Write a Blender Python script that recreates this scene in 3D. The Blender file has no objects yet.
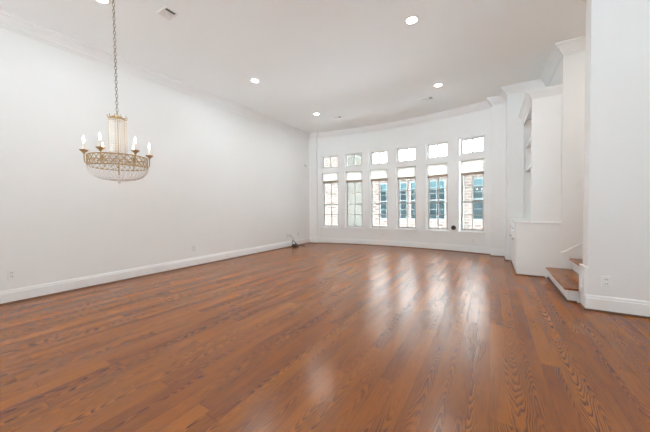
import bpy, bmesh, math, random
from mathutils import Vector, Matrix

# ---------------------------------------------------------------- camera, sky, exposure
sc = bpy.context.scene
COL = sc.collection
random.seed(7)
FPX, YAW, ROLL, PITCH, CAMH = 273.4, .5444, -.0125, -.0281, 1.22
F = Vector((-math.sin(YAW) * math.cos(PITCH), math.cos(YAW) * math.cos(PITCH), math.sin(PITCH)))
R0 = Vector((math.cos(YAW), math.sin(YAW), 0))
U0 = R0.cross(F)
RX = R0 * math.cos(ROLL) + U0 * math.sin(ROLL)
UX = U0 * math.cos(ROLL) - R0 * math.sin(ROLL)
cam_d = bpy.data.cameras.new('camera')
cam = bpy.data.objects.new('camera', cam_d)
COL.objects.link(cam)
cam_d.sensor_fit = 'HORIZONTAL'
cam_d.sensor_width = 36
cam_d.lens = 36 * FPX / 650
cam_d.clip_start = .02
m4 = Matrix((RX, UX, -F)).transposed().to_4x4()
m4.translation = (0, 0, CAMH)
cam.matrix_world = m4
sc.camera = cam

SKY_REAR, SKY_FRONT = .9, 6.5
world = bpy.data.worlds.new('sky')
sc.world = world
world.use_nodes = True
wn = world.node_tree
wn.nodes.clear()
w_out = wn.nodes.new('ShaderNodeOutputWorld')
w_bg = wn.nodes.new('ShaderNodeBackground')
w_tc = wn.nodes.new('ShaderNodeTexCoord')
w_sep = wn.nodes.new('ShaderNodeSeparateXYZ')
w_map = wn.nodes.new('ShaderNodeMapRange')
w_ramp = wn.nodes.new('ShaderNodeValToRGB')
wn.links.new(w_tc.outputs['Generated'], w_sep.inputs[0])
wn.links.new(w_sep.outputs['Z'], w_map.inputs['Value'])
w_map.inputs['From Min'].default_value = -1
wn.links.new(w_map.outputs[0], w_ramp.inputs[0])
w_az = wn.nodes.new('ShaderNodeMapRange')
w_az.interpolation_type = 'SMOOTHSTEP'
wn.links.new(w_sep.outputs['Y'], w_az.inputs['Value'])
w_az.inputs['From Min'].default_value = -.4
w_az.inputs['From Max'].default_value = .6
w_az.inputs['To Min'].default_value = SKY_REAR
w_az.inputs['To Max'].default_value = SKY_FRONT
wn.links.new(w_az.outputs[0], w_bg.inputs['Strength'])
wn.links.new(w_ramp.outputs[0], w_bg.inputs['Color'])
wn.links.new(w_bg.outputs[0], w_out.inputs['Surface'])
cr = w_ramp.color_ramp
cr.elements[0].position = .48
cr.elements[0].color = (.45, .44, .42, 1)
cr.elements[1].position = .51
cr.elements[1].color = (.97, .955, .925, 1)
el = cr.elements.new(.85)
el.color = (1.2, 1.3, 1.4, 1)

sun_d = bpy.data.lights.new('sun', 'SUN')
sun_d.energy = 62
sun_d.angle = math.radians(.6)
sun_d.color = (.84, 1, 1.10)
sun = bpy.data.objects.new('sun', sun_d)
COL.objects.link(sun)
sun.rotation_euler = Vector((1, 0, -1.8)).to_track_quat('-Z', 'Y').to_euler()

stair_d = bpy.data.lights.new('stair_lamp', 'AREA')
stair_d.shape = 'DISK'
stair_d.size = .3
stair_d.energy = 11
stair_d.color = (1, .93, .84)
stair_l = bpy.data.objects.new('stair_lamp', stair_d)
COL.objects.link(stair_l)
stair_l.location = (2.35, 5.15, 3.78)

sc.view_settings.view_transform = 'Standard'
sc.view_settings.look = 'None'
sc.view_settings.gamma = 1
sc.view_settings.use_curve_mapping = False
sc.view_settings.exposure = 0.42
sc.cycles.use_denoising = True
sc.cycles.max_bounces = 14
sc.cycles.diffuse_bounces = 8
sc.cycles.transparent_max_bounces = 16
sc.cycles.caustics_reflective = True
sc.cycles.blur_glossy = .5
sc.cycles.caustics_refractive = False
sc.cycles.sample_clamp_indirect = 8

# ---------------------------------------------------------------- materials
def new_mat(name):
    m = bpy.data.materials.new(name)
    m.use_nodes = True
    return m, m.node_tree, m.node_tree.nodes['Principled BSDF']

def mat(name, col, rough=.5, metal=0, spec=.5, emit=None, es=0, noise=0, nscale=40, bump=0, bscale=300):
    m, t, b = new_mat(name)
    b.inputs['Base Color'].default_value = (*col, 1)
    b.inputs['Roughness'].default_value = rough
    b.inputs['Metallic'].default_value = metal
    b.inputs['Specular IOR Level'].default_value = spec
    if emit:
        b.inputs['Emission Color'].default_value = (*emit, 1)
        b.inputs['Emission Strength'].default_value = es
    if noise or bump:
        tc = t.nodes.new('ShaderNodeTexCoord')
    if noise:
        n = t.nodes.new('ShaderNodeTexNoise')
        n.inputs['Scale'].default_value = nscale
        t.links.new(tc.outputs['Object'], n.inputs['Vector'])
        mx = t.nodes.new('ShaderNodeMix')
        mx.data_type = 'RGBA'
        mx.inputs['A'].default_value = (*[c * (1 - noise) for c in col], 1)
        mx.inputs['B'].default_value = (*[min(1, c * (1 + noise)) for c in col], 1)
        t.links.new(n.outputs['Fac'], mx.inputs['Factor'])
        t.links.new(mx.outputs['Result'], b.inputs['Base Color'])
    if bump:
        n2 = t.nodes.new('ShaderNodeTexNoise')
        n2.inputs['Scale'].default_value = bscale
        t.links.new(tc.outputs['Object'], n2.inputs['Vector'])
        bp = t.nodes.new('ShaderNodeBump')
        bp.inputs['Strength'].default_value = bump
        bp.inputs['Distance'].default_value = .002
        t.links.new(n2.outputs['Fac'], bp.inputs['Height'])
        t.links.new(bp.outputs[0], b.inputs['Normal'])
    return m

M = {}
M['wall'] = mat('wall paint', (.865, .865, .852), .55, spec=.3, noise=.012, nscale=3, bump=.08)
M['ceiling'] = mat('ceiling paint', (.935, .96, .955), .7, spec=.2, noise=.01, nscale=2)
M['trim'] = mat('trim paint', (.88, .88, .87), .3, spec=.5, noise=.01, nscale=5)
M['frame'] = mat('window frame backlit grey', (.40, .375, .345), .35, noise=.01, nscale=8)  # backlit grey of the sashes and bars put into this colour
M['plastic'] = mat('white plastic', (.84, .84, .82), .35, noise=.01, nscale=20)
M['slot'] = mat('dark slot', (.05, .05, .05), .6, noise=.1)
M['grey'] = mat('grey metal', (.42, .42, .41), .4, .6, noise=.05)
M['chrome'] = mat('brushed nickel', (.55, .54, .52), .3, 1, noise=.05)
M['gold'] = mat('antique gold', (.52, .37, .19), .35, .85, noise=.25, nscale=60)
M['chain'] = mat('chain metal', (.34, .30, .24), .4, .8, noise=.2, nscale=80)
M['candle'] = mat('candle sleeve ivory', (.86, .82, .72), .5, noise=.02)
M['bulb'] = mat('lit flame bulb', (1, .95, .85), .3, emit=(1, .9, .76), es=5, noise=.01)
M['lens'] = mat('lit downlight lens', (1, 1, 1), .4, emit=(1, .96, .9), es=14, noise=.01)
M['black'] = mat('black rubber', (.02, .02, .02), .5, noise=.1)
M['cable'] = mat('grey cable', (.45, .45, .44), .5, noise=.05)
M['rail'] = mat('shade rail', (.34, .26, .205), .6, noise=.05)
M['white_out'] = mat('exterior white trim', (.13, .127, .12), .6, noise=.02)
M['bounce_stone'] = mat('light bounce slab', (.29, .30, .30), .9, noise=.04, nscale=3)  # surface of the added reflector behind the room
M['pale_street'] = mat('street paled for bounce', (.82, .82, .82), .9, noise=.1, nscale=3)  # lightened so sunlight bounces in through the windows
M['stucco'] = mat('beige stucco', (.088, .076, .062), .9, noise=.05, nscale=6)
M['roof'] = mat('grey roof', (.35, .34, .34), .9, noise=.1, nscale=4)
M['drain'] = mat('dark gutter metal', (.12, .11, .10), .5, noise=.1)
M['darkglass'] = mat('facade glass', (.012, .02, .022), .08, spec=.12, noise=.15, nscale=2)
M['sky_sheen'] = mat('teal sky reflection on panes', (.032, .062, .066), .3, spec=.15, noise=.1, nscale=9)  # sky reflected in upper panes and shades, put into a flat teal

# crystal: half milky translucent, half clear
def crystal():
    m, t, b = new_mat('crystal')
    b.inputs['Base Color'].default_value = (1, .985, .96, 1)
    b.inputs['Roughness'].default_value = .05
    b.inputs['IOR'].default_value = 1.5
    b.inputs['Transmission Weight'].default_value = .15
    n = t.nodes.new('ShaderNodeTexNoise')
    n.inputs['Scale'].default_value = 30
    mr = t.nodes.new('ShaderNodeMapRange')
    mr.inputs['To Min'].default_value = .02
    mr.inputs['To Max'].default_value = .2
    t.links.new(n.outputs['Fac'], mr.inputs['Value'])
    t.links.new(mr.outputs[0], b.inputs['Roughness'])
    return m
M['crystal'] = crystal()

def shade_mat():
    m, t, b = new_mat('cellular shade fabric')
    t.nodes.remove(b)
    out = t.nodes['Material Output']
    d = t.nodes.new('ShaderNodeBsdfDiffuse')
    tr = t.nodes.new('ShaderNodeBsdfTranslucent')
    d.inputs['Color'].default_value = (.86, .83, .78, 1)
    tr.inputs['Color'].default_value = (.80, .76, .70, 1)
    mx = t.nodes.new('ShaderNodeMixShader')
    w = t.nodes.new('ShaderNodeTexNoise')
    w.inputs['Scale'].default_value = 60
    mr = t.nodes.new('ShaderNodeMapRange')
    mr.inputs['To Min'].default_value = .70
    mr.inputs['To Max'].default_value = .78
    t.links.new(w.outputs['Fac'], mr.inputs['Value'])
    t.links.new(mr.outputs[0], mx.inputs[0])
    t.links.new(d.outputs[0], mx.inputs[1])
    t.links.new(tr.outputs[0], mx.inputs[2])
    t.links.new(mx.outputs[0], out.inputs[0])
    return m
M['shade'] = shade_mat()

def glass_mat():
    m, t, b = new_mat('window glass')
    t.nodes.remove(b)
    out = t.nodes['Material Output']
    tr = t.nodes.new('ShaderNodeBsdfTransparent')
    tr.inputs['Color'].default_value = (.95, .97, .965, 1)
    g = t.nodes.new('ShaderNodeBsdfGlossy')
    g.inputs['Roughness'].default_value = .02
    fr = t.nodes.new('ShaderNodeFresnel')
    fr.inputs['IOR'].default_value = 1.45
    mx = t.nodes.new('ShaderNodeMixShader')
    t.links.new(fr.outputs[0], mx.inputs[0])
    t.links.new(tr.outputs[0], mx.inputs[1])
    t.links.new(g.outputs[0], mx.inputs[2])
    t.links.new(mx.outputs[0], out.inputs[0])
    return m
M['glass'] = glass_mat()

class NT:
    """small helper to write math node chains"""
    def __init__(s, t): s.t = t
    def _in(s, sock, v):
        if isinstance(v, (int, float)): sock.default_value = v
        else: s.t.links.new(v, sock)
    def m(s, op, a, b=None, c=None):
        n = s.t.nodes.new('ShaderNodeMath')
        n.operation = op
        for i, v in enumerate((a, b, c)):
            if v is not None: s._in(n.inputs[i], v)
        return n.outputs[0]
    def comb(s, x, y, z):
        n = s.t.nodes.new('ShaderNodeCombineXYZ')
        for i, v in enumerate((x, y, z)): s._in(n.inputs[i], v)
        return n.outputs[0]
    def noise(s, vec, scale=1, detail=2, rough=.5):
        n = s.t.nodes.new('ShaderNodeTexNoise')
        n.inputs['Scale'].default_value = scale
        n.inputs['Detail'].default_value = detail
        n.inputs['Roughness'].default_value = rough
        s.t.links.new(vec, n.inputs['Vector'])
        return n.outputs['Fac']
    def white(s, vec):
        n = s.t.nodes.new('ShaderNodeTexWhiteNoise')
        n.noise_dimensions = '3D'
        s.t.links.new(vec, n.inputs['Vector'])
        sp = s.t.nodes.new('ShaderNodeSeparateColor')
        s.t.links.new(n.outputs['Color'], sp.inputs[0])
        return sp.outputs
    def mix(s, f, a, b):
        n = s.t.nodes.new('ShaderNodeMix')
        n.data_type = 'RGBA'
        s._in(n.inputs['Factor'], f)
        for k, v in (('A', a), ('B', b)):
            if isinstance(v, tuple): n.inputs[k].default_value = (*v, 1)
            else: s.t.links.new(v, n.inputs[k])
        return n.outputs['Result']
    def ramp(s, f, lo, hi, a=0, b=1):
        n = s.t.nodes.new('ShaderNodeMapRange')
        n.interpolation_type = 'SMOOTHSTEP'
        s._in(n.inputs['Value'], f)
        n.inputs['From Min'].default_value = lo
        n.inputs['From Max'].default_value = hi
        n.inputs['To Min'].default_value = a
        n.inputs['To Max'].default_value = b
        return n.outputs[0]

FLOOR_A, FLOOR_B, FLOOR_G = (.43, .132, .011), (.25, .063, .006), (.08, .024, .005)
def oak(name, pw=.112, plen=1.5, swap=False):
    m, t, b = new_mat(name)
    k = NT(t)
    tc = t.nodes.new('ShaderNodeTexCoord')
    sp = t.nodes.new('ShaderNodeSeparateXYZ')
    t.links.new(tc.outputs['Object'], sp.inputs[0])
    x, y = sp.outputs['X'], sp.outputs['Y']
    if swap: x, y = y, x
    xs = k.m('DIVIDE', x, pw)
    row = k.m('FLOOR', xs)
    u = k.m('SUBTRACT', k.m('SUBTRACT', xs, row), .5)
    r1 = k.white(k.comb(row, 3.7, 1.3))
    ys = k.m('ADD', k.m('DIVIDE', y, plen), k.m('MULTIPLY', r1[0], 7.3))
    cell = k.m('FLOOR', ys)
    v = k.m('SUBTRACT', ys, cell)
    rnd = k.white(k.comb(row, cell, 9.1))
    # nested cathedral figure, centred differently on every board
    off = k.m('MULTIPLY', k.m('SUBTRACT', rnd[1], .5), 1.5)
    uu = k.m('ADD', u, off)
    wob = k.noise(k.comb(k.m('MULTIPLY', x, 9), k.m('MULTIPLY', y, 1.7), k.m('MULTIPLY', rnd[2], 40)), 1, 3)
    par = k.m('MULTIPLY', k.m('MULTIPLY', uu, uu), k.m('ADD', 1.1, k.m('MULTIPLY', rnd[0], 1.6)))
    sgn = k.m('SUBTRACT', k.m('MULTIPLY', k.m('GREATER_THAN', rnd[2], .5), 2), 1)
    g = k.m('ADD', k.m('ADD', k.m('MULTIPLY', k.m('MULTIPLY', y, sgn), .9), par), k.m('MULTIPLY', wob, .62))
    saw = k.m('FRACT', k.m('MULTIPLY', g, 11))
    line = k.m('MULTIPLY', k.ramp(saw, .25, .85), k.ramp(saw, 1.0, .9))
    fine = k.noise(k.comb(k.m('MULTIPLY', x, 260), k.m('MULTIPLY', y, 7), rnd[0]), 1, 2)
    patch = k.noise(k.comb(k.m('MULTIPLY', x, 5), k.m('MULTIPLY', y, .9), k.m('MULTIPLY', rnd[1], 20)), 1, 2)
    amt = k.m('MULTIPLY', line, k.m('MULTIPLY', k.ramp(patch, .30, .62, .15, 1.0), k.ramp(fine, .3, .6, .65, 1)))
    base = k.mix(k.m('ADD', k.m('MULTIPLY', rnd[2], .65), k.m('MULTIPLY', fine, .3)), FLOOR_A, FLOOR_B)
    base = k.mix(k.ramp(fine, .5, .75, 0, .3), base, FLOOR_G)
    col = k.mix(amt, base, FLOOR_G)
    # thin dark joints between boards
    au = k.m('ABSOLUTE', u)
    av = k.m('ABSOLUTE', k.m('SUBTRACT', v, .5))
    gap = k.m('MAXIMUM', k.ramp(au, .485, .497), k.ramp(av, .4985, .4995))
    col = k.mix(k.m('MULTIPLY', gap, .6), col, (.06, .018, .007))
    t.links.new(col, b.inputs['Base Color'])
    rough = k.m('ADD', .228, k.m('MULTIPLY', k.noise(k.comb(k.m('MULTIPLY', x, 3), k.m('MULTIPLY', y, 3), 0), 1, 3), .04))
    t.links.new(rough, b.inputs['Roughness'])
    b.inputs['IOR'].default_value = 1.5
    bp = t.nodes.new('ShaderNodeBump')
    bp.inputs['Strength'].default_value = .10
    bp.inputs['Distance'].default_value = .003
    h = k.m('SUBTRACT', k.m('MULTIPLY', k.noise(k.comb(k.m('MULTIPLY', x, 14), k.m('MULTIPLY', y, 4), 0), 1, 2), 1.0), k.m('ADD', k.m('MULTIPLY', amt, .35), gap))
    t.links.new(h, bp.inputs['Height'])
    t.links.new(bp.outputs[0], b.inputs['Normal'])
    return m
M['oak'] = oak('oak floorboards')
M['tread'] = oak('oak stair treads', .14, 3.0, swap=False)
M['shoe'] = mat('stained shoe moulding', (.11, .045, .02), .45, noise=.2, nscale=30)

def brick_mat():
    m, t, b = new_mat('pale red brick')
    k = NT(t)
    tc = t.nodes.new('ShaderNodeTexCoord')
    sp = t.nodes.new('ShaderNodeSeparateXYZ')
    t.links.new(tc.outputs['Object'], sp.inputs[0])
    vec = k.comb(k.m('ADD', sp.outputs['X'], sp.outputs['Y']), sp.outputs['Z'], 0)
    br = t.nodes.new('ShaderNodeTexBrick')
    br.inputs['Scale'].default_value = 1
    br.inputs['Brick Width'].default_value = .36
    br.inputs['Row Height'].default_value = .15
    br.inputs['Mortar Size'].default_value = .026
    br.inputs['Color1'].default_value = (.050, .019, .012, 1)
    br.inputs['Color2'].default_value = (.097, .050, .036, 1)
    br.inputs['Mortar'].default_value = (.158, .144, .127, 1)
    t.links.new(vec, br.inputs['Vector'])
    n = k.noise(vec, 5, 3)
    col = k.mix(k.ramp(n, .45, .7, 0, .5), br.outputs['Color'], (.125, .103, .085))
    t.links.new(col, b.inputs['Base Color'])
    b.inputs['Roughness'].default_value = .9
    return m
M['brick'] = brick_mat()

# ---------------------------------------------------------------- mesh helpers
def new_bm(): return bmesh.new()

def add_box(bm, a, b, bevel=0):
    a, b = [min(p, q) for p, q in zip(a, b)], [max(p, q) for p, q in zip(a, b)]
    vs = [bm.verts.new((x, y, z)) for x in (a[0], b[0]) for y in (a[1], b[1]) for z in (a[2], b[2])]
    fs = [(0, 1, 3, 2), (4, 6, 7, 5), (0, 4, 5, 1), (2, 3, 7, 6), (0, 2, 6, 4), (1, 5, 7, 3)]
    faces = [bm.faces.new([vs[i] for i in f]) for f in fs]
    if bevel:
        es = {e for f in faces for e in f.edges}
        bmesh.ops.bevel(bm, geom=list(es), offset=bevel, segments=2, affect='EDGES', profile=.5)

def add_prism(bm, poly, z0, z1):
    lo = [bm.verts.new((x, y, z0)) for x, y in poly]
    hi = [bm.verts.new((x, y, z1)) for x, y in poly]
    n = len(poly)
    bm.faces.new(lo[::-1])
    bm.faces.new(hi)
    for i in range(n):
        bm.faces.new((lo[i], lo[(i + 1) % n], hi[(i + 1) % n], hi[i]))

def add_tube(bm, pts, r, n=8, closed=False):
    pts = [Vector(p) for p in pts]
    rings = []
    N = len(pts)
    rr = r if isinstance(r, (list, tuple)) else [r] * N
    for i, p in enumerate(pts):
        if closed: d = pts[(i + 1) % N] - pts[i - 1]
        else: d = pts[min(i + 1, N - 1)] - pts[max(i - 1, 0)]
        d.normalize()
        ref = Vector((0, 0, 1)) if abs(d.z) < .9 else Vector((1, 0, 0))
        s = d.cross(ref).normalized()
        w = s.cross(d)
        rings.append([bm.verts.new(p + (s * math.cos(q) + w * math.sin(q)) * rr[i]) for q in (2 * math.pi * j / n for j in range(n))])
    for i in range(N if closed else N - 1):
        a, b = rings[i], rings[(i + 1) % N]
        for j in range(n):
            bm.faces.new((a[j], a[(j + 1) % n], b[(j + 1) % n], b[j]))
    if not closed:
        bm.faces.new(rings[0][::-1])
        bm.faces.new(rings[-1])

def add_lathe(bm, prof, n=24, c=(0, 0, 0)):
    rings = []
    for r, z in prof:
        if r < 1e-6: rings.append([bm.verts.new((c[0], c[1], c[2] + z))])
        else: rings.append([bm.verts.new((c[0] + r * math.cos(2 * math.pi * j / n), c[1] + r * math.sin(2 * math.pi * j / n), c[2] + z)) for j in range(n)])
    for a, b in zip(rings, rings[1:]):
        for j in range(n):
            q = [a[j % len(a)], a[(j + 1) % len(a)], b[(j + 1) % len(b)], b[j % len(b)]]
            u = []
            for v in q:
                if v not in u: u.append(v)
            if len(u) > 2: bm.faces.new(u)
    for ring, rev in ((rings[0], True), (rings[-1], False)):
        if len(ring) > 2: bm.faces.new(ring[::-1] if rev else ring)

def add_bead(bm, c, rx, rz):
    c = Vector(c)
    top = bm.verts.new(c + Vector((0, 0, rz)))
    bot = bm.verts.new(c - Vector((0, 0, rz)))
    mid = [bm.verts.new(c + Vector((rx * math.cos(q), rx * math.sin(q), 0))) for q in (math.pi / 3 * j for j in range(6))]
    for j in range(6):
        bm.faces.new((top, mid[j], mid[(j + 1) % 6]))
        bm.faces.new((bot, mid[(j + 1) % 6], mid[j]))

def sweep(bm, path, prof, closed=False):
    """profile of (offset to the room side, z) along a 2D path, mitred at corners"""
    n = len(path)
    rows = []
    for i, p in enumerate(path):
        p = Vector(p)
        def nrm(a, b):
            d = (Vector(b) - Vector(a)).normalized()
            return Vector((d.y, -d.x))
        if i == 0: m = nrm(path[0], path[1])
        elif i == n - 1: m = nrm(path[-2], path[-1])
        else:
            a, b = nrm(path[i - 1], path[i]), nrm(path[i], path[i + 1])
            m = (a + b).normalized()
            m = m / max(.3, m.dot(a))
        rows.append([bm.verts.new((p.x + m.x * o, p.y + m.y * o, z)) for o, z in prof])
    k = len(prof)
    for a, b in zip(rows, rows[1:]):
        for j in range(k):
            bm.faces.new((a[j], b[j], b[(j + 1) % k], a[(j + 1) % k]))
    bm.faces.new(rows[0])
    bm.faces.new(rows[-1][::-1])

def obj(name, bm, m, parent=None, smooth=False, loc=None, rotz=0):
    bmesh.ops.recalc_face_normals(bm, faces=bm.faces)
    me = bpy.data.meshes.new(name)
    bm.to_mesh(me)
    bm.free()
    if smooth:
        for p in me.polygons: p.use_smooth = True
        me.set_sharp_from_angle(angle=math.radians(40))
    me.materials.append(M[m])
    o = bpy.data.objects.new(name, me)
    COL.objects.link(o)
    if parent: o.parent = parent
    if loc: o.location = loc
    if rotz: o.rotation_euler = (0, 0, rotz)
    return o

def tag(o, label, cat, group=None):
    o['label'] = label
    o['category'] = cat
    if group: o['group'] = group
    return o

def thing(name, label, cat, loc=(0, 0, 0), rotz=0, group=None):
    o = bpy.data.objects.new(name, None)
    o.empty_display_size = .1
    COL.objects.link(o)
    o.location = loc
    o.rotation_euler = (0, 0, rotz)
    return tag(o, label, cat, group)

def struct(o, label=None, cat=None):
    o['kind'] = 'structure'
    if label: o['label'] = label
    if cat: o['category'] = cat
    return o

def dup(root, loc, rotz, label, group=None):
    def cp(o, parent):
        c = o.copy()
        COL.objects.link(c)
        if parent: c.parent = parent
        for ch in kids[o]: cp(ch, c)
        return c
    kids = {}
    def walk(o):
        kids[o] = list(o.children)
        for ch in kids[o]: walk(ch)
    walk(root)
    r = cp(root, None)
    r.location = loc
    r.rotation_euler = (0, 0, rotz)
    if label: r['label'] = label
    if group: r['group'] = group
    return r

def boxes(name, m, parent, *bs, bevel=0):
    bm = new_bm()
    for a, b in bs: add_box(bm, a, b, bevel)
    return obj(name, bm, m, parent)

# ---------------------------------------------------------------- room plan (metres)
XL, XR, YR, HC = -5.52, 3.6, -7.0, 3.83          # left wall, far right, open rear, ceiling
AX, AY, AR = -2.774, -1.818, 10.239              # centre and radius of the bowed window wall
def arc(deg, d=0):
    a = math.radians(deg)
    return (AX + (AR + d) * math.sin(a), AY + (AR + d) * math.cos(a))
WIN = [(-12.85, -9.45), (-8.17, -4.70), (-3.42, .06), (1.48, 4.95), (6.50, 9.97), (11.46, 15.02)]
A0, A1 = -13.72, 15.88                            # ends of the bow
PL, PR = 8.05, 7.85                               # pilaster fronts
XPL, XPR = -5.2, .31                              # pilaster inner / outer edge
XS, YS, XA, YA = .31, 7.33, 1.0, 5.88             # stub wall, bookcase wall, stair wall
XN, YN0, YN1 = .97, 4.28, 4.49                    # near wall end
TH = .16

struct(boxes('floor', 'oak', None, ((XL - .2, YR, -.12), (XR + .2, 9.0, 0))), 'reddish brown oak strip floor')
struct(boxes('ceiling', 'ceiling', None, ((XL - .2, YR, HC), (XR + .2, 9.0, HC + .15))), 'white flat ceiling')
struct(boxes('wall_left', 'wall', None, ((XL - .2, YR, 0), (XL, PL + .6, HC))), 'long plain white wall on the left')
struct(boxes('wall_far_right', 'wall', None, ((XR, YR, 0), (XR + .2, 6.1, HC))))
# bowed window wall with openings, and its two end pilasters
Z_SILL, Z_TOP, Z_TR0, Z_TR1 = .555, 2.45, 2.605, 3.045
bm = new_bm()
def wall_block(a, b, z0, z1):
    p = [arc(a), arc(b), arc(b, TH), arc(a, TH)]
    add_prism(bm, p, z0, z1)
edges = [A0] + [e for w in WIN for e in w] + [A1]
for i in range(len(edges) - 1):
    a, b = edges[i], edges[i + 1]
    if i % 2 == 0:
        k = 2
        for j in range(k): wall_block(a + (b - a) * j / k, a + (b - a) * (j + 1) / k, 0, HC)
    else:
        for z0, z1 in ((0, Z_SILL), (Z_TOP, Z_TR0), (Z_TR1, HC)): wall_block(a, b, z0, z1)
e0, e1 = arc(A0), arc(A1)
add_prism(bm, [(XL, PL), (XPL, PL), (XPL, e0[1] + TH), (XL, e0[1] + TH)], 0, HC)
add_prism(bm, [(e1[0] - .01, PR), (XPR, PR), (XPR, e1[1] + TH), (e1[0] - .01, e1[1] + TH)], 0, HC)
struct(obj('wall_back', bm, 'wall'), 'bowed white wall with six tall windows')
bm = new_bm()
add_prism(bm, [(XS, YS), (XA, YS), (XA, YA), (XR, YA), (XR, YA + .2), (XA + .2, YA + .2), (XA + .2, 8.3), (XS, 8.3)], 0, HC)
struct(obj('wall_right', bm, 'wall'), 'white wall stepping around the built-in and the stairs')
struct(boxes('wall_stairs', 'wall', None, ((XN, YN0, 0), (XR, YN1, HC))), 'white wall end beside the stairs')

# paths around the room (room on the right hand)
bowpts = [arc(A0)] + [arc(e) for w in WIN for e in w] + [arc(A1)]
path_left = [(XL, YR), (XL, PL)]
path_back = [(XL, PL), (XPL, PL)] + bowpts + [(e1[0], PR), (XPR, PR)]
path_back[2] = (XPL, arc(A0)[1])
path_right = [(XPR, PR), (XS, YS)]
def crown_prof(z): return [(0, z - .17), (.012, z - .17), (.018, z - .15), (.03, z - .14), (.045, z - .105), (.078, z - .06), (.095, z - .045), (.098, z - .028), (.118, z - .022), (.12, z), (0, z)]
full_path = path_left + path_back[1:] + [(XS, YS), (XA, YS), (XA, YA), (XR, YA)]
bm = new_bm()
sweep(bm, full_path, crown_prof(HC))
struct(obj('trim_1', bm, 'trim'), 'white crown moulding around the room')
bm = new_bm()
sweep(bm, [(XR, YN1), (XN, YN1), (XN, YN0), (XR, YN0)], crown_prof(HC))
struct(obj('trim_2', bm, 'trim'), 'white crown moulding on the near wall end')
BASE = [(0, 0), (.018, 0), (.018, .14), (.013, .15), (.012, .165), (.006, .178), (0, .18)]
SHOE = [(.018, 0), (.036, 0), (.035, .008), (.030, .015), (.018, .019)]
for nm, pth in (('baseboard_left', path_left), ('baseboard_back', path_back), ('baseboard_right', path_right + [(.37, YS)]),
                ('baseboard_stairs', [(XN, YN1 - .015), (XN, YN0), (XR, YN0)])):
    bm = new_bm()
    sweep(bm, pth, BASE)
    struct(obj(nm, bm, 'trim'), 'tall white baseboard')
bm = new_bm()
for pth in (path_left + path_back[1:] + [(XS, YS), (.37, YS)], [(XN, YN1 - .015), (XN, YN0), (XR, YN0)]):
    sweep(bm, pth, SHOE)
struct(obj('trim_3', bm, 'shoe'), 'dark stained shoe moulding along the baseboards')
# plinth panel at the foot of the near wall end
bm = new_bm()
x0, x1 = XN - .03, XN
add_box(bm, (x0, YN0 + .0, .16), (x1, YN0 + .045, .5))
add_box(bm, (x0, YN1 - .045, .16), (x1, YN1, .5))
add_box(bm, (x0, YN0 + .045, .44), (x1, YN1 - .045, .5))
add_box(bm, (x0, YN0 + .045, .16), (x1, YN1 - .045, .24))
add_box(bm, (x0 + .018, YN0 + .045, .24), (x1, YN1 - .045, .44))
struct(obj('trim_4', bm, 'trim'), 'small recessed panel at the foot of the wall end')

# ---------------------------------------------------------------- windows (one built, five copied)
def win_frame(a, b):
    p, q = Vector(arc(a)), Vector(arc(b))
    c = (p + q) / 2
    d = q - p
    return (c.x, c.y, 0), math.atan2(d.y, d.x), d.length
def bars(bm, w, z0, z1, y0, y1, t):
    add_box(bm, (-w, y0, z0), (-w + t, y1, z1))
    add_box(bm, (w - t, y0, z0), (w, y1, z1))
    add_box(bm, (-w + t, y0, z0), (w - t, y1, z0 + t))
    add_box(bm, (-w + t, y0, z1 - t), (w - t, y1, z1))
HWW = .300
Z_MEET = 1.345
c0, r0, _ = win_frame(*WIN[0])
ORD = ['leftmost', 'second', 'third', 'fourth', 'fifth', 'rightmost']
win0 = thing('window_1', 'leftmost tall white window with transom, brick wall outside', 'window', c0, r0)
win0['kind'] = 'structure'
bm = new_bm()
bars(bm, HWW, Z_TR0, Z_TR1, .07, .15, .03)
tf = obj('transom_frame', bm, 'trim', win0)
bm = new_bm()
bars(bm, HWW - .03, Z_TR0 + .03, Z_TR1 - .03, .095, .13, .02)
tf = obj('transom_sash', bm, 'frame', win0)
boxes('muntin', 'frame', tf, ((-.018, .10, Z_TR0 + .05), (.018, .125, Z_TR1 - .05)))
boxes('transom_pane', 'glass', win0, ((-HWW + .02, .110, Z_TR0 + .02), (HWW - .02, .114, Z_TR1 - .02)))
bm = new_bm()
bars(bm, HWW, Z_SILL, Z_TOP, .07, .155, .03)
obj('jamb_frame', bm, 'trim', win0)
w2 = HWW - .03
bm = new_bm()
bars(bm, w2, Z_MEET - .018, Z_TOP - .03, .125, .15, .026)
us = obj('upper_sash', bm, 'frame', win0)
bm = new_bm()
add_box(bm, (-.012, .128, Z_MEET + .008), (.012, .146, Z_TOP - .056))
for z in (1.735, 2.09): add_box(bm, (-w2 + .026, .128, z - .011), (w2 - .026, .146, z + .011))
obj('muntin', bm, 'frame', us)
boxes('pane', 'glass', us, ((-w2 + .02, .136, Z_MEET), (w2 - .02, .139, Z_TOP - .04)))
bm = new_bm()
bars(bm, w2, Z_SILL + .03, Z_MEET + .018, .098, .123, .03)
ls = obj('lower_sash', bm, 'frame', win0)
bm = new_bm()
add_box(bm, (-.012, .101, Z_SILL + .06), (.012, .119, Z_MEET - .012))
add_box(bm, (-w2 + .03, .101, .982), (w2 - .03, .119, 1.004))
obj('muntin', bm, 'frame', ls)
boxes('pane', 'glass', ls, ((-w2 + .02, .109, Z_SILL + .04), (w2 - .02, .112, Z_MEET)))
bm = new_bm()
add_box(bm, (-HWW - .045, -.045, Z_SILL - .028), (HWW + .045, .0, Z_SILL), .006)
add_box(bm, (-HWW - .03, -.016, Z_SILL - .075), (HWW + .03, .0, Z_SILL - .028))
add_box(bm, (-HWW, 0, Z_SILL - .005), (HWW, .09, Z_SILL + .004))
obj('sill', bm, 'trim', win0)
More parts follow.
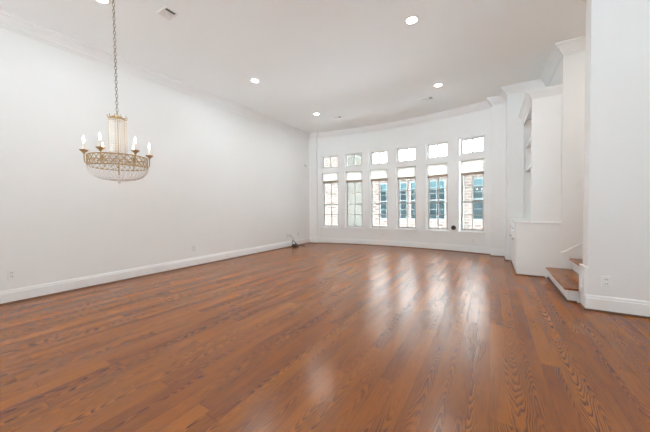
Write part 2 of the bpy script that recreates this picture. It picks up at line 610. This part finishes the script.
wl = ['brick wall outside', 'beige stucco wall outside', 'brick pier and window outside', 'two windows outside', 'house window and brick on its right', 'brick left of house window']
for i in range(1, 6):
    c, r, _ = win_frame(*WIN[i])
    w = dup(win0, c, r, '%s%s tall white window with transom, %s' % (ORD[i], '' if i == 5 else ' from the left', wl[i]))
    w.name = 'window_%d' % (i + 1)

# cellular shades, drawn partway down
SHB = [2.10, 2.085, 2.085, 2.075, 2.06, 2.05]
def make_shade(i, zb):
    c, r, _ = win_frame(*WIN[i])
    place = ('the leftmost window', 'the second window from the left', 'the third window from the left', 'the third window from the right', 'the second window from the right', 'the rightmost window')[i]
    t = thing('window_shade', 'cream fabric shade drawn partway down in %s' % place, 'window shade', (c[0], c[1], zb), r, 'cream shades on the six windows')
    top = Z_TOP - zb - .002
    bm = new_bm()
    n = max(6, int((top - .03) / .02))
    L = [(.045 + (.008 if j % 2 else 0), .069 + (top - .09) * j / n) for j in range(n + 1)]
    vs = [[bm.verts.new((sx, y, z)) for y, z in L] for sx in (-.275, .275)]
    for g in (vs,):
        for j in range(n): bm.faces.new((g[0][j], g[1][j], g[1][j + 1], g[0][j + 1]))
    obj('fabric', bm, 'shade', t)
    boxes('bottom_rail', 'rail', t, ((-.275, .04, 0), (.275, .085, .07)), bevel=.006)
    boxes('headrail', 'shade', t, ((-.277, .038, top - .022), (.277, .082, top)))
for i in range(6): make_shade(i, SHB[i])

# ---------------------------------------------------------------- stairs
st = thing('staircase', 'oak staircase with white risers rising to the right behind the wall', 'stairs', (.85, YN1, 0))
def stair_local(a, b): return (a[0] - .85, a[1] - YN1, a[2]), (b[0] - .85, b[1] - YN1, b[2])
SX = [.845, 1.145, 1.445, 1.745, 2.045, 2.345]
y0s, y1s = YN1 + .006, YA - .003
for i, sx in enumerate(SX):
    z0, z1 = .178 * i, .178 * (i + 1)
    near = y0s + (.04 if i == 0 else 0)
    boxes('riser', 'trim', st, stair_local((sx, near if i == 0 else y0s, z0), (sx + .02, y1s, z1 - .026)))
    x_end = (SX[i + 1] + .02) if i < 5 else sx + .32
    t = new_bm()
    a, b = stair_local((sx - .04, y0s, z1 - .026), (x_end, y1s, z1))
    add_box(t, a, b, .008)
    obj('tread', t, 'tread', st)
    if i == 0:
        boxes('side_panel', 'trim', st, stair_local((sx + .02, near, 0), (x_end, near + .02, z1 - .026)))
        boxes('shoe_moulding', 'shoe', st, stair_local((sx - .016, near - .016, 0), (sx, y1s, .018)), stair_local((sx, near - .016, 0), (.93, near, .018)))
# skirt board up the stair wall
bm = new_bm()
top = lambda x: .43 + (x - .98) * .72
poly = [(1.006, .182), (1.006, .445), (1.03, .445)] + [(x, top(x)) for x in (1.04, 1.3, 2.0, 2.66)] + [(2.66, 1.07), (2.34, 1.07)]
for sx, i in ((2.34, 5), (2.04, 4), (1.74, 3), (1.44, 2), (1.14, 1)):
    pass
def extr_y(bm, poly, y0, y1):
    a = [bm.verts.new((x, y0, z)) for x, z in poly]
    b = [bm.verts.new((x, y1, z)) for x, z in poly]
    bm.faces.new(a); bm.faces.new(b[::-1])
    for i in range(len(poly)): bm.faces.new((a[i], b[i], b[(i + 1) % len(poly)], a[(i + 1) % len(poly)]))
extr_y(bm, [(1.002, .182), (1.002, .45), (1.04, .45), (2.66, top(2.66)), (2.66, 1.0)], YA - .0028, YA + .001)
extr_y(bm, [(1.002, .425), (1.002, .455), (1.04, .46), (2.66, top(2.66) + .012), (2.66, top(2.66) - .03), (1.045, .425)], YA - .022, YA + .001)
struct(obj('trim_5', bm, 'trim'), 'white skirt board climbing beside the stairs')

# ---------------------------------------------------------------- built-in cabinet, counter, bookcase
CX, CY0, CY1, CZT = .40, YA + .0, YS - .004, .91
cab = thing('base_cabinet', 'white built-in base cabinet with drawers and doors left of the stairs', 'cabinet', (CX, CY0, 0))
W, D = XA - .0008 - CX, CY1 - CY0
CY0 = 0
bm = new_bm()
add_box(bm, (.02, 0, 0), (W, .02, CZT))
add_box(bm, (.02, D - .02, 0), (W, D, CZT))
add_box(bm, (W - .02, .02, 0), (W, D - .02, CZT))
add_box(bm, (.02, .02, .09), (W - .02, D - .02, .11))
add_box(bm, (.05, .02, 0), (.07, D - .02, .09))
obj('carcass', bm, 'trim', cab)
bm = new_bm()
for y0, y1 in ((0, .05), (D / 2 - .025, D / 2 + .025), (D - .05, D)): add_box(bm, (0, y0, 0), (.02, y1, CZT))
for z0, z1 in ((0, .11), (.68, .71), (.88, CZT)):
    for y0, y1 in ((.05, D / 2 - .025), (D / 2 + .025, D - .05)): add_box(bm, (0, y0, z0), (.02, y1, z1))
obj('face_frame', bm, 'trim', cab)
def knob(parent, y, z):
    bm = new_bm()
    add_lathe(bm, [(0, 0), (.006, 0), (.006, .014), (.015, .02), (.016, .027), (.009, .032), (0, .033)], 12)
    bmesh.ops.rotate(bm, verts=bm.verts, cent=(0, 0, 0), matrix=Matrix.Rotation(-math.pi / 2, 3, 'Y'))
    bmesh.ops.translate(bm, verts=bm.verts, vec=(-.018, y, z))
    return obj('knob', bm, 'chrome', parent, True)
def panel_door(name, y0, y1, z0, z1):
    bm = new_bm()
    t = .055 if name == 'door' else .035
    add_box(bm, (-.018, y0, z0), (0, y0 + t, z1)); add_box(bm, (-.018, y1 - t, z0), (0, y1, z1))
    add_box(bm, (-.018, y0 + t, z0), (0, y1 - t, z0 + t)); add_box(bm, (-.018, y0 + t, z1 - t), (0, y1 - t, z1))
    add_box(bm, (-.008, y0 + t, z0 + t), (0, y1 - t, z1 - t))
    return obj(name, bm, 'trim', cab)
cols = [(.04, D / 2 - .015), (D / 2 + .015, D - .04)]
for y0, y1 in cols:
    d = panel_door('drawer', y0, y1, .70, .89)
    knob(d, (y0 + y1) / 2, .795)
    ym = (y0 + y1) / 2
    for a, b, ky in ((y0, ym - .002, ym - .03), (ym + .002, y1, ym + .03)):
        d = panel_door('door', a, b, .10, .69)
        knob(d, ky, .60)
boxes('shoe_moulding', 'shoe', cab, ((.0, -.016, 0), (W - .205, 0, .018)), ((-.016, -.016, 0), (0, D, .018)))
bm = new_bm()
add_box(bm, (CX - .025, YA - .022, CZT), (XA - .0008, CY1, CZT + .035), .006)
tag(obj('countertop', bm, 'trim'), 'white countertop on the base cabinet under the bookcase', 'countertop')
BX, BZ0, BZ1 = .62, CZT + .035, 3.17
bk = thing('bookcase', 'tall white built-in bookcase with crown standing on the counter', 'bookcase', (BX, YA + .012, BZ0))
BW, BD, BH = XA - .0008 - BX, CY1 - YA - .012, BZ1 - BZ0
boxes('side_panel', 'trim', bk, ((0, 0, 0), (BW, .02, BH - .1)))
boxes('side_panel', 'trim', bk, ((0, BD - .02, 0), (BW, BD, BH - .1)))
boxes('back_panel', 'trim', bk, ((BW - .015, .02, 0), (BW, BD - .02, BH - .1)))
for z in (1.97, 2.47): boxes('shelf', 'trim', bk, ((.02, .022, z - BZ0 - .018), (BW - .016, BD - .022, z - BZ0 + .018)))
boxes('face_frame', 'trim', bk, ((-.02, 0, 0), (0, .045, BH - .1)), ((-.02, BD - .045, 0), (0, BD, BH - .1)), ((-.02, .045, BH - .22), (0, BD - .045, BH - .1)))
boxes('top_panel', 'trim', bk, ((0, .02, BH - .12), (BW - .015, BD - .02, BH - .1)))
bm = new_bm()
sweep(bm, [(-.02, BD), (-.02, 0), (BW, 0)][::1], [(-.001, BH - .13), (.010, BH - .13), (.016, BH - .115), (.028, BH - .10), (.05, BH - .06), (.07, BH - .035), (.072, BH - .022), (.086, BH - .018), (.088, BH), (-.001, BH)])
obj('crown', bm, 'trim', bk)

# ---------------------------------------------------------------- chandelier
QX, QY = -3.72, 1.505
ch = thing('chandelier', 'gold and crystal chandelier with candle lights hanging from the ceiling', 'chandelier', (QX, QY, 1.53))
def zl(z): return z - 1.53
bm = new_bm()
add_lathe(bm, [(0, zl(HC)), (.065, zl(HC)), (.065, zl(HC) - .012), (.05, zl(HC) - .03), (.012, zl(HC) - .045), (0, zl(HC) - .05)], 20)
obj('canopy', bm, 'gold', ch, True)
bm = new_bm()
z, k = 2.355, 0
while z < HC - .06:
    pts = []
    for j in range(12):
        a = 2 * math.pi * j / 12
        q = Vector((.011 * math.cos(a), 0, .024 * math.sin(a)))
        if k % 2: q = Vector((0, q.x, q.z))
        pts.append(q + Vector((0, 0, zl(z))))
    add_tube(bm, pts, .0034, 6, True)
    z += .040
    k += 1
obj('chain', bm, 'chain', ch, True)
# crown of the column
bm = new_bm()
add_lathe(bm, [(0, zl(2.345)), (.010, zl(2.34)), (.02, zl(2.325)), (.045, zl(2.318)), (.072, zl(2.30)), (.078, zl(2.285)), (.070, zl(2.272)), (0, zl(2.272))], 24)
for j in range(10):
    a = 2 * math.pi * j / 10
    add_tube(bm, [(.074 * math.cos(a), .074 * math.sin(a), zl(2.285)), (.090 * math.cos(a), .090 * math.sin(a), zl(2.295)), (.094 * math.cos(a), .094 * math.sin(a), zl(2.318)), (.086 * math.cos(a), .086 * math.sin(a), zl(2.325))], [.006, .005, .004, .003], 6)
obj('crown', bm, 'gold', ch, True)
bm = new_bm()
for j in range(26):
    a = 2 * math.pi * j / 26
    for q in range(26):
        add_bead(bm, (.074 * math.cos(a), .074 * math.sin(a), zl(2.268 - q * .0185)), .0092, .0098)
obj('crystal_column', bm, 'crystal', ch)
bm = new_bm()
for j in range(6):
    a = 2 * math.pi * (j + .4) / 6
    pts = [(.088 * math.cos(a), .088 * math.sin(a), zl(2.275)), (.088 * math.cos(a), .088 * math.sin(a), zl(1.80))]
    for q in range(16):
        add_bead(bm, (.087 * math.cos(a), .087 * math.sin(a), zl(2.262 - q * .03)), .0055, .010)
add_tube(bm, [(0, 0, zl(2.28)), (0, 0, zl(1.64))], .008, 8)
obj('bead_chain', bm, 'gold', ch)
# ring with pierced diamond lattice
RR, RZ0, RZ1 = .285, 1.728, 1.842
bm = new_bm()
def circ(r, z, n=64): return [(r * math.cos(2 * math.pi * j / n), r * math.sin(2 * math.pi * j / n), zl(z)) for j in range(n)]
for z, t in ((RZ0, .007), (RZ1, .007), ((RZ0 + RZ1) / 2, .003)): add_tube(bm, circ(RR, z), t, 6, True)
N = 28
for j in range(N):
    for s in (1, -1):
        pts = []
        for q in range(5):
            a = 2 * math.pi * (j + s * q / 4 * 1.5) / N
            pts.append((RR * math.cos(a), RR * math.sin(a), zl(RZ0 + (RZ1 - RZ0) * q / 4)))
        add_tube(bm, pts, .0042, 5)
    a = 2 * math.pi * (j + .25) / N
obj('lattice_ring', bm, 'gold', ch, True)
bm = new_bm()
for j in range(6):
    a = 2 * math.pi * (j + .5) / 6
    add_tube(bm, [(.01 * math.cos(a), .01 * math.sin(a), zl(1.80)), (.15 * math.cos(a), .15 * math.sin(a), zl(1.78)), (RR * math.cos(a), RR * math.sin(a), zl(RZ0 + .06))], .004, 6)
obj('spokes', bm, 'gold', ch, True)
# basket of crystal strands below the ring, and beads inside the ring
bm = new_bm()
for j in range(36):
    a = 2 * math.pi * j / 36
    for q in range(12):
        s = q / 11
        r = RR * math.cos(s * math.pi / 2 * .93) ** .8
        zz = 1.722 - .14 * math.sin(s * math.pi / 2)
        if q % 2 == 0 or s < .75:
            add_bead(bm, (r * math.cos(a), r * math.sin(a), zl(zz)), .0085, .0115)
    add_tube(bm, [(RR * math.cos(s * math.pi / 2 * .93) ** .8 * math.cos(a), RR * math.cos(s * math.pi / 2 * .93) ** .8 * math.sin(a), zl(1.722 - .14 * math.sin(s * math.pi / 2))) for s in (i / 11 for i in range(12))], .002, 4)
for rr_, zz_ in ((RR, 1.722), (.05, 1.584)): add_tube(bm, circ(rr_, zz_, 36), .003, 5, True)
obj('crystal_basket', bm, 'crystal', ch)
bm = new_bm()
for j in range(40):
    a = 2 * math.pi * (j + .5) / 40
    for z in (1.753, 1.786, 1.818): add_bead(bm, ((RR - .012) * math.cos(a), (RR - .012) * math.sin(a), zl(z)), .010, .014)
    add_tube(bm, [((RR - .012) * math.cos(a), (RR - .012) * math.sin(a), zl(z)) for z in (1.735, 1.835)], .002, 4)
for z in (1.753, 1.786, 1.818): add_tube(bm, circ(RR - .012, z, 40), .002, 4, True)
obj('crystal_trim', bm, 'crystal', ch)
bm = new_bm()
add_lathe(bm, [(0, zl(1.53)), (.012, zl(1.54)), (.017, zl(1.552)), (.010, zl(1.566)), (.005, zl(1.578)), (0, zl(1.58))], 8)
obj('finial', bm, 'crystal', ch)
# six candle arms
view = math.atan2(-QY, -QX)
RC = .305
for j in range(6):
    a = view + math.pi / 6 + j * math.pi / 3
    cxx, cyy = RC * math.cos(a), RC * math.sin(a)
    bm = new_bm()
    add_tube(bm, [(RR * math.cos(a), RR * math.sin(a), zl(1.75)), ((RR + .016) * math.cos(a), (RR + .016) * math.sin(a), zl(1.765)), ((RR + .02) * math.cos(a), (RR + .02) * math.sin(a), zl(1.81)), (cxx, cyy, zl(1.87))], .006, 8)
    arm = obj('arm', bm, 'gold', ch, True)
    bm = new_bm()
    add_lathe(bm, [(0, 1.855), (.010, 1.855), (.014, 1.868), (.034, 1.886), (.042, 1.896), (.036, 1.898), (.014, 1.893), (.014, 1.905), (0, 1.905)], 20, (cxx, cyy, -1.53))
    obj('drip_cup', bm, 'gold', arm, True)
    bm = new_bm()
    add_lathe(bm, [(0, 1.905), (.0115, 1.905), (.0115, 1.975), (0, 1.977)], 12, (cxx, cyy, -1.53))
    obj('candle_sleeve', bm, 'candle', arm, True)
    bm = new_bm()
    add_lathe(bm, [(0, 1.975), (.007, 1.976), (.009, 1.990), (.0105, 2.004), (.0085, 2.022), (.0035, 2.042), (0, 2.054)], 12, (cxx, cyy, -1.53))
    obj('flame_bulb', bm, 'bulb', arm, True)
    pd = bpy.data.lights.new('candle_lamp', 'POINT')
    pd.energy = .6
    pd.shadow_soft_size = .03
    pd.color = (1, .9, .78)
    po = bpy.data.objects.new('candle_lamp', pd)
    COL.objects.link(po)
    po.parent = arm
    po.location = (cxx * .93, cyy * .93, 2.09 - 1.53)

# ---------------------------------------------------------------- ceiling lights and vents
def make_can():
    t = thing('ceiling_light', '', 'ceiling light', (0, 0, HC), 0, 'recessed ceiling lights')
    bm = new_bm()
    n = 32
    prof = [(.072, -.001), (.095, -.001), (.095, -.005), (.076, -.009), (.070, -.006)]
    rings = [[bm.verts.new((r * math.cos(2 * math.pi * j / n), r * math.sin(2 * math.pi * j / n), z)) for j in range(n)] for r, z in prof]
    for a, b in zip(rings, rings[1:] + rings[:1]):
        for j in range(n): bm.faces.new((a[j], a[(j + 1) % n], b[(j + 1) % n], b[j]))
    obj('trim_ring', bm, 'plastic', t, True)
    bm = new_bm()
    add_lathe(bm, [(0, -.001), (.071, -.001), (.071, -.004), (.04, -.006), (0, -.0065)], 32)
    obj('lens', bm, 'lens', t, True)
    ld = bpy.data.lights.new('downlight_lamp', 'AREA')
    ld.shape = 'DISK'
    ld.size = .14
    ld.energy = 9
    ld.color = (.90, 1, 1.05)
    lo = bpy.data.objects.new('downlight_lamp', ld)
    COL.objects.link(lo)
    lo.parent = t
    lo.location = (0, 0, -.012)
    return t
CANS = [(-4.10, 1.53, 'lit recessed ceiling light at the top edge beside the chandelier chain'),
        (-4.10, 4.09, 'lit recessed ceiling light midway along the left wall'),
        (-4.12, 6.42, 'small lit recessed ceiling light near the left corner of the window wall'),
        (-.95, 3.97, 'largest lit recessed ceiling light, at the top toward the right'),
        (-.97, 6.35, 'lit recessed ceiling light beside the right ceiling vent')]
can0 = make_can()
for i, (x, y, lb) in enumerate(CANS):
    if i == 0:
        can0.location = (x, y, HC); can0['label'] = lb
    else: dup(can0, (x, y, HC), 0, lb)
def vent(name, lb, x, y, w, d, rot, dark):
    t = thing(name, lb, 'ceiling vent', (x, y, HC), rot, 'ceiling air vents')
    bm = new_bm()
    w, d = w / 2, d / 2
    fr = .022
    for a, b in (((-w, -d), (w, -d + fr)), ((-w, d - fr), (w, d)), ((-w, -d + fr), (-w + fr, d - fr)), ((w - fr, -d + fr), (w, d - fr))):
        add_box(bm, (*a, -.008), (*b, -.0005))
    obj('frame', bm, 'plastic', t)
    boxes('duct', 'slot', t, ((-w + fr, -d + fr, -.002), (w - fr, d - fr, -.0006)))
    n = int((2 * w - 2 * fr) / .02)
    for lo, hi in ((0, dark[0]), (dark[1], 1)):
        bm = new_bm()
        for j in range(n):
            x0 = -w + fr + (2 * w - 2 * fr) * (j + .5) / n
            if lo <= (j + .5) / n <= hi: add_box(bm, (x0 - .0085, -d + fr, -.007), (x0 + .0085, d - fr, -.003))
        if len(bm.verts): obj('louvres', bm, 'plastic', t)
        else: bm.free()
vent('ceiling_vent', 'white square vent in the ceiling right of the chandelier chain', -3.665, 2.10, .22, .17, 0, (.74, .95))
vent('ceiling_vent', 'white ceiling vent with a dark end, right of the room centre near the windows', -1.33, 6.98, .32, .15, 0, (.68, 1))
vent('ceiling_vent', 'small white ceiling vent nearest the left corner light', -3.76, 7.0, .30, .13, 0, (.6, .85))

# ---------------------------------------------------------------- outlets, switch, sensors, cords
def make_outlet(x, y, z, rot, lb, name='wall_outlet', cat='outlet', kind='outlet'):
    t = thing(name, lb, cat, (x, y, z), rot, 'white wall outlets' if kind == 'outlet' else None)
    bm = new_bm()
    add_box(bm, (-.038, -.006, -.06), (.038, 0, .06), .003)
    obj('cover_plate', bm, 'plastic', t)
    if kind == 'outlet':
        for zz in (-.024, .024):
            bm = new_bm()
            add_box(bm, (-.017, -.009, zz - .017), (.017, -.006, zz + .017), .001)
            s = obj('socket', bm, 'plastic', t)
            boxes('slot', 'slot', s, ((-.009, -.0098, zz - .006), (-.005, -.009, zz + .008)), ((.005, -.0098, zz - .006), (.009, -.009, zz + .008)))
    else:
        bm = new_bm()
        add_box(bm, (-.014, -.012, -.03), (.014, -.006, .03), .002)
        obj('rocker', bm, 'plastic', t)
    return t
PI2 = math.pi / 2
for y, z, lb in ((.94, .38, 'white outlet on the left wall nearest the camera'), (3.6, .39, 'white outlet halfway along the left wall'),
                 (6.80, .36, 'white outlet with a grey cable above the cord bundle'), (7.36, .37, 'white outlet closest to the left back corner')):
    make_outlet(XL, y, z, PI2, lb)
for deg, z, lb in ((-.9, .36, 'white outlet on the window wall below the third window'), (13.5, .32, 'white outlet on the window wall below the rightmost window')):
    a = [w for w in WIN if w[0] - .6 < deg < w[1] + .6][0]
    p, q = Vector(arc(a[0])), Vector(arc(a[1]))
    f = (deg - a[0]) / (a[1] - a[0])
    c = p.lerp(q, f)
    make_outlet(c.x, c.y, z, math.atan2((q - p).y, (q - p).x), lb)
make_outlet(1.125, YN0, .35, 0, 'white outlet on the near right wall beside the stairs')
make_outlet(1.212, YA, 1.545, 0, 'white light switch on the wall above the stairs', 'light_switch', 'switch', 'switch')
p = Vector(arc(10.75))
bm = new_bm()
add_lathe(bm, [(0, 0), (.062, 0), (.062, .012), (.05, .026), (.02, .032), (0, .033)], 20)
bmesh.ops.rotate(bm, verts=bm.verts, cent=(0, 0, 0), matrix=Matrix.Rotation(PI2, 3, 'X'))
tag(obj('cable_plate', bm, 'black', None, True, (p.x, p.y - .006, .645), -math.radians(10.75)), 'small round black fitting on the wall between the two rightmost windows', 'wall fitting')
ms = thing('motion_sensor', 'small white motion sensor high in the left back corner', 'sensor', (XL, 7.80, 2.72))
bm = new_bm()
add_box(bm, (0, -.035, -.055), (.045, .035, .055), .01)
obj('housing', bm, 'plastic', ms)
bm = new_bm()
add_box(bm, (.044, -.022, -.045), (.054, .022, -.005), .004)
obj('sensor_lens', bm, 'grey', ms)
# cord bundle on the floor by the left wall
bm = new_bm()
rnd = random.Random(3)
pts = []
for j in range(90):
    a = j * .55
    r = .055 + .035 * math.sin(j * .37) + .012 * rnd.random()
    pts.append((XL + .15 + r * math.cos(a), 6.98 + 1.35 * r * math.sin(a), .012 + .055 * (j / 90) + .01 * math.sin(j * 1.3)))
pts += [(XL + .10, 6.9, .16), (XL + .085, 6.96, .22), (XL + .09, 7.03, .15), (XL + .2, 7.1, .03), (XL + .28, 7.2, .012), (XL + .33, 7.28, .010)]
add_tube(bm, pts, .009, 6)
add_tube(bm, [(XL + .1, 6.6, .010), (XL + .12, 6.75, .012), (XL + .14, 6.9, .02), (XL + .16, 7.0, .1), (XL + .10, 7.02, .17), (XL + .12, 7.06, .06), (XL + .26, 7.05, .010)], .008, 6)
tag(obj('cord_bundle', bm, 'black', None, True), 'tangled black cords on the floor against the left wall', 'cords')
bm = new_bm()
add_tube(bm, [(XL + .012, 6.80, .385), (XL + .05, 6.82, .385), (XL + .085, 6.88, .35), (XL + .10, 6.94, .29), (XL + .105, 6.965, .24)], .007, 6)
tag(obj('power_cable', bm, 'cable', None, True), 'short grey cable plugged into the wall above the black cords', 'cable')

# ---------------------------------------------------------------- outside: ground and the houses across
struct(boxes('ground', 'pale_street', None, ((-40, -7.1, -.5), (40, 60, -.3))), 'unseen street surface, paled to bounce light indoors')  # street made this pale to throw sunlight up onto the ceiling
struct(boxes('bounce_slab', 'bounce_stone', None, ((-40, -40, -.5), (40, -7.1, -.1))), 'unseen slab added behind the room to bounce light')  # added for its sunlit bounce into the room, never in view
YB = 16.0
def house_window(parent, x0, x1, z0, z1, cols=2):
    x0, x1 = x0 - parent.location.x, x1 - parent.location.x
    bm = new_bm()
    t = .06
    add_box(bm, (x0 - t, -.05, z0 - t), (x0, .0, z1 + t)); add_box(bm, (x1, -.05, z0 - t), (x1 + t, .0, z1 + t))
    add_box(bm, (x0, -.05, z1), (x1, 0, z1 + t)); add_box(bm, (x0, -.05, z0 - t), (x1, 0, z0))
    zm = (z0 + z1) / 2
    add_box(bm, (x0, -.045, zm - .025), (x1, -.012, zm + .025))
    w = obj('house_window', bm, 'white_out', parent)
    boxes('pane', 'darkglass', w, ((x0, -.012, z0), (x1, -.002, z1)))
    boxes('sky_sheen', 'sky_sheen', w, ((x0 + .01, -.016, z1 - .42), (x1 - .01, -.0122, z1)))  # painted sky reflection, laid just in front of the pane
    bm = new_bm()
    for j in range(1, cols): add_box(bm, (x0 + (x1 - x0) * j / cols - .012, -.03, z0), (x0 + (x1 - x0) * j / cols + .012, -.0165, z1))
    for z in (z0 + (zm - z0) / 2, zm + (z1 - zm) * .36, zm + (z1 - zm) * .68): add_box(bm, (x0, -.03, z - .012), (x1, -.0165, z + .012))
    obj('glazing_bars', bm, 'white_out', w)
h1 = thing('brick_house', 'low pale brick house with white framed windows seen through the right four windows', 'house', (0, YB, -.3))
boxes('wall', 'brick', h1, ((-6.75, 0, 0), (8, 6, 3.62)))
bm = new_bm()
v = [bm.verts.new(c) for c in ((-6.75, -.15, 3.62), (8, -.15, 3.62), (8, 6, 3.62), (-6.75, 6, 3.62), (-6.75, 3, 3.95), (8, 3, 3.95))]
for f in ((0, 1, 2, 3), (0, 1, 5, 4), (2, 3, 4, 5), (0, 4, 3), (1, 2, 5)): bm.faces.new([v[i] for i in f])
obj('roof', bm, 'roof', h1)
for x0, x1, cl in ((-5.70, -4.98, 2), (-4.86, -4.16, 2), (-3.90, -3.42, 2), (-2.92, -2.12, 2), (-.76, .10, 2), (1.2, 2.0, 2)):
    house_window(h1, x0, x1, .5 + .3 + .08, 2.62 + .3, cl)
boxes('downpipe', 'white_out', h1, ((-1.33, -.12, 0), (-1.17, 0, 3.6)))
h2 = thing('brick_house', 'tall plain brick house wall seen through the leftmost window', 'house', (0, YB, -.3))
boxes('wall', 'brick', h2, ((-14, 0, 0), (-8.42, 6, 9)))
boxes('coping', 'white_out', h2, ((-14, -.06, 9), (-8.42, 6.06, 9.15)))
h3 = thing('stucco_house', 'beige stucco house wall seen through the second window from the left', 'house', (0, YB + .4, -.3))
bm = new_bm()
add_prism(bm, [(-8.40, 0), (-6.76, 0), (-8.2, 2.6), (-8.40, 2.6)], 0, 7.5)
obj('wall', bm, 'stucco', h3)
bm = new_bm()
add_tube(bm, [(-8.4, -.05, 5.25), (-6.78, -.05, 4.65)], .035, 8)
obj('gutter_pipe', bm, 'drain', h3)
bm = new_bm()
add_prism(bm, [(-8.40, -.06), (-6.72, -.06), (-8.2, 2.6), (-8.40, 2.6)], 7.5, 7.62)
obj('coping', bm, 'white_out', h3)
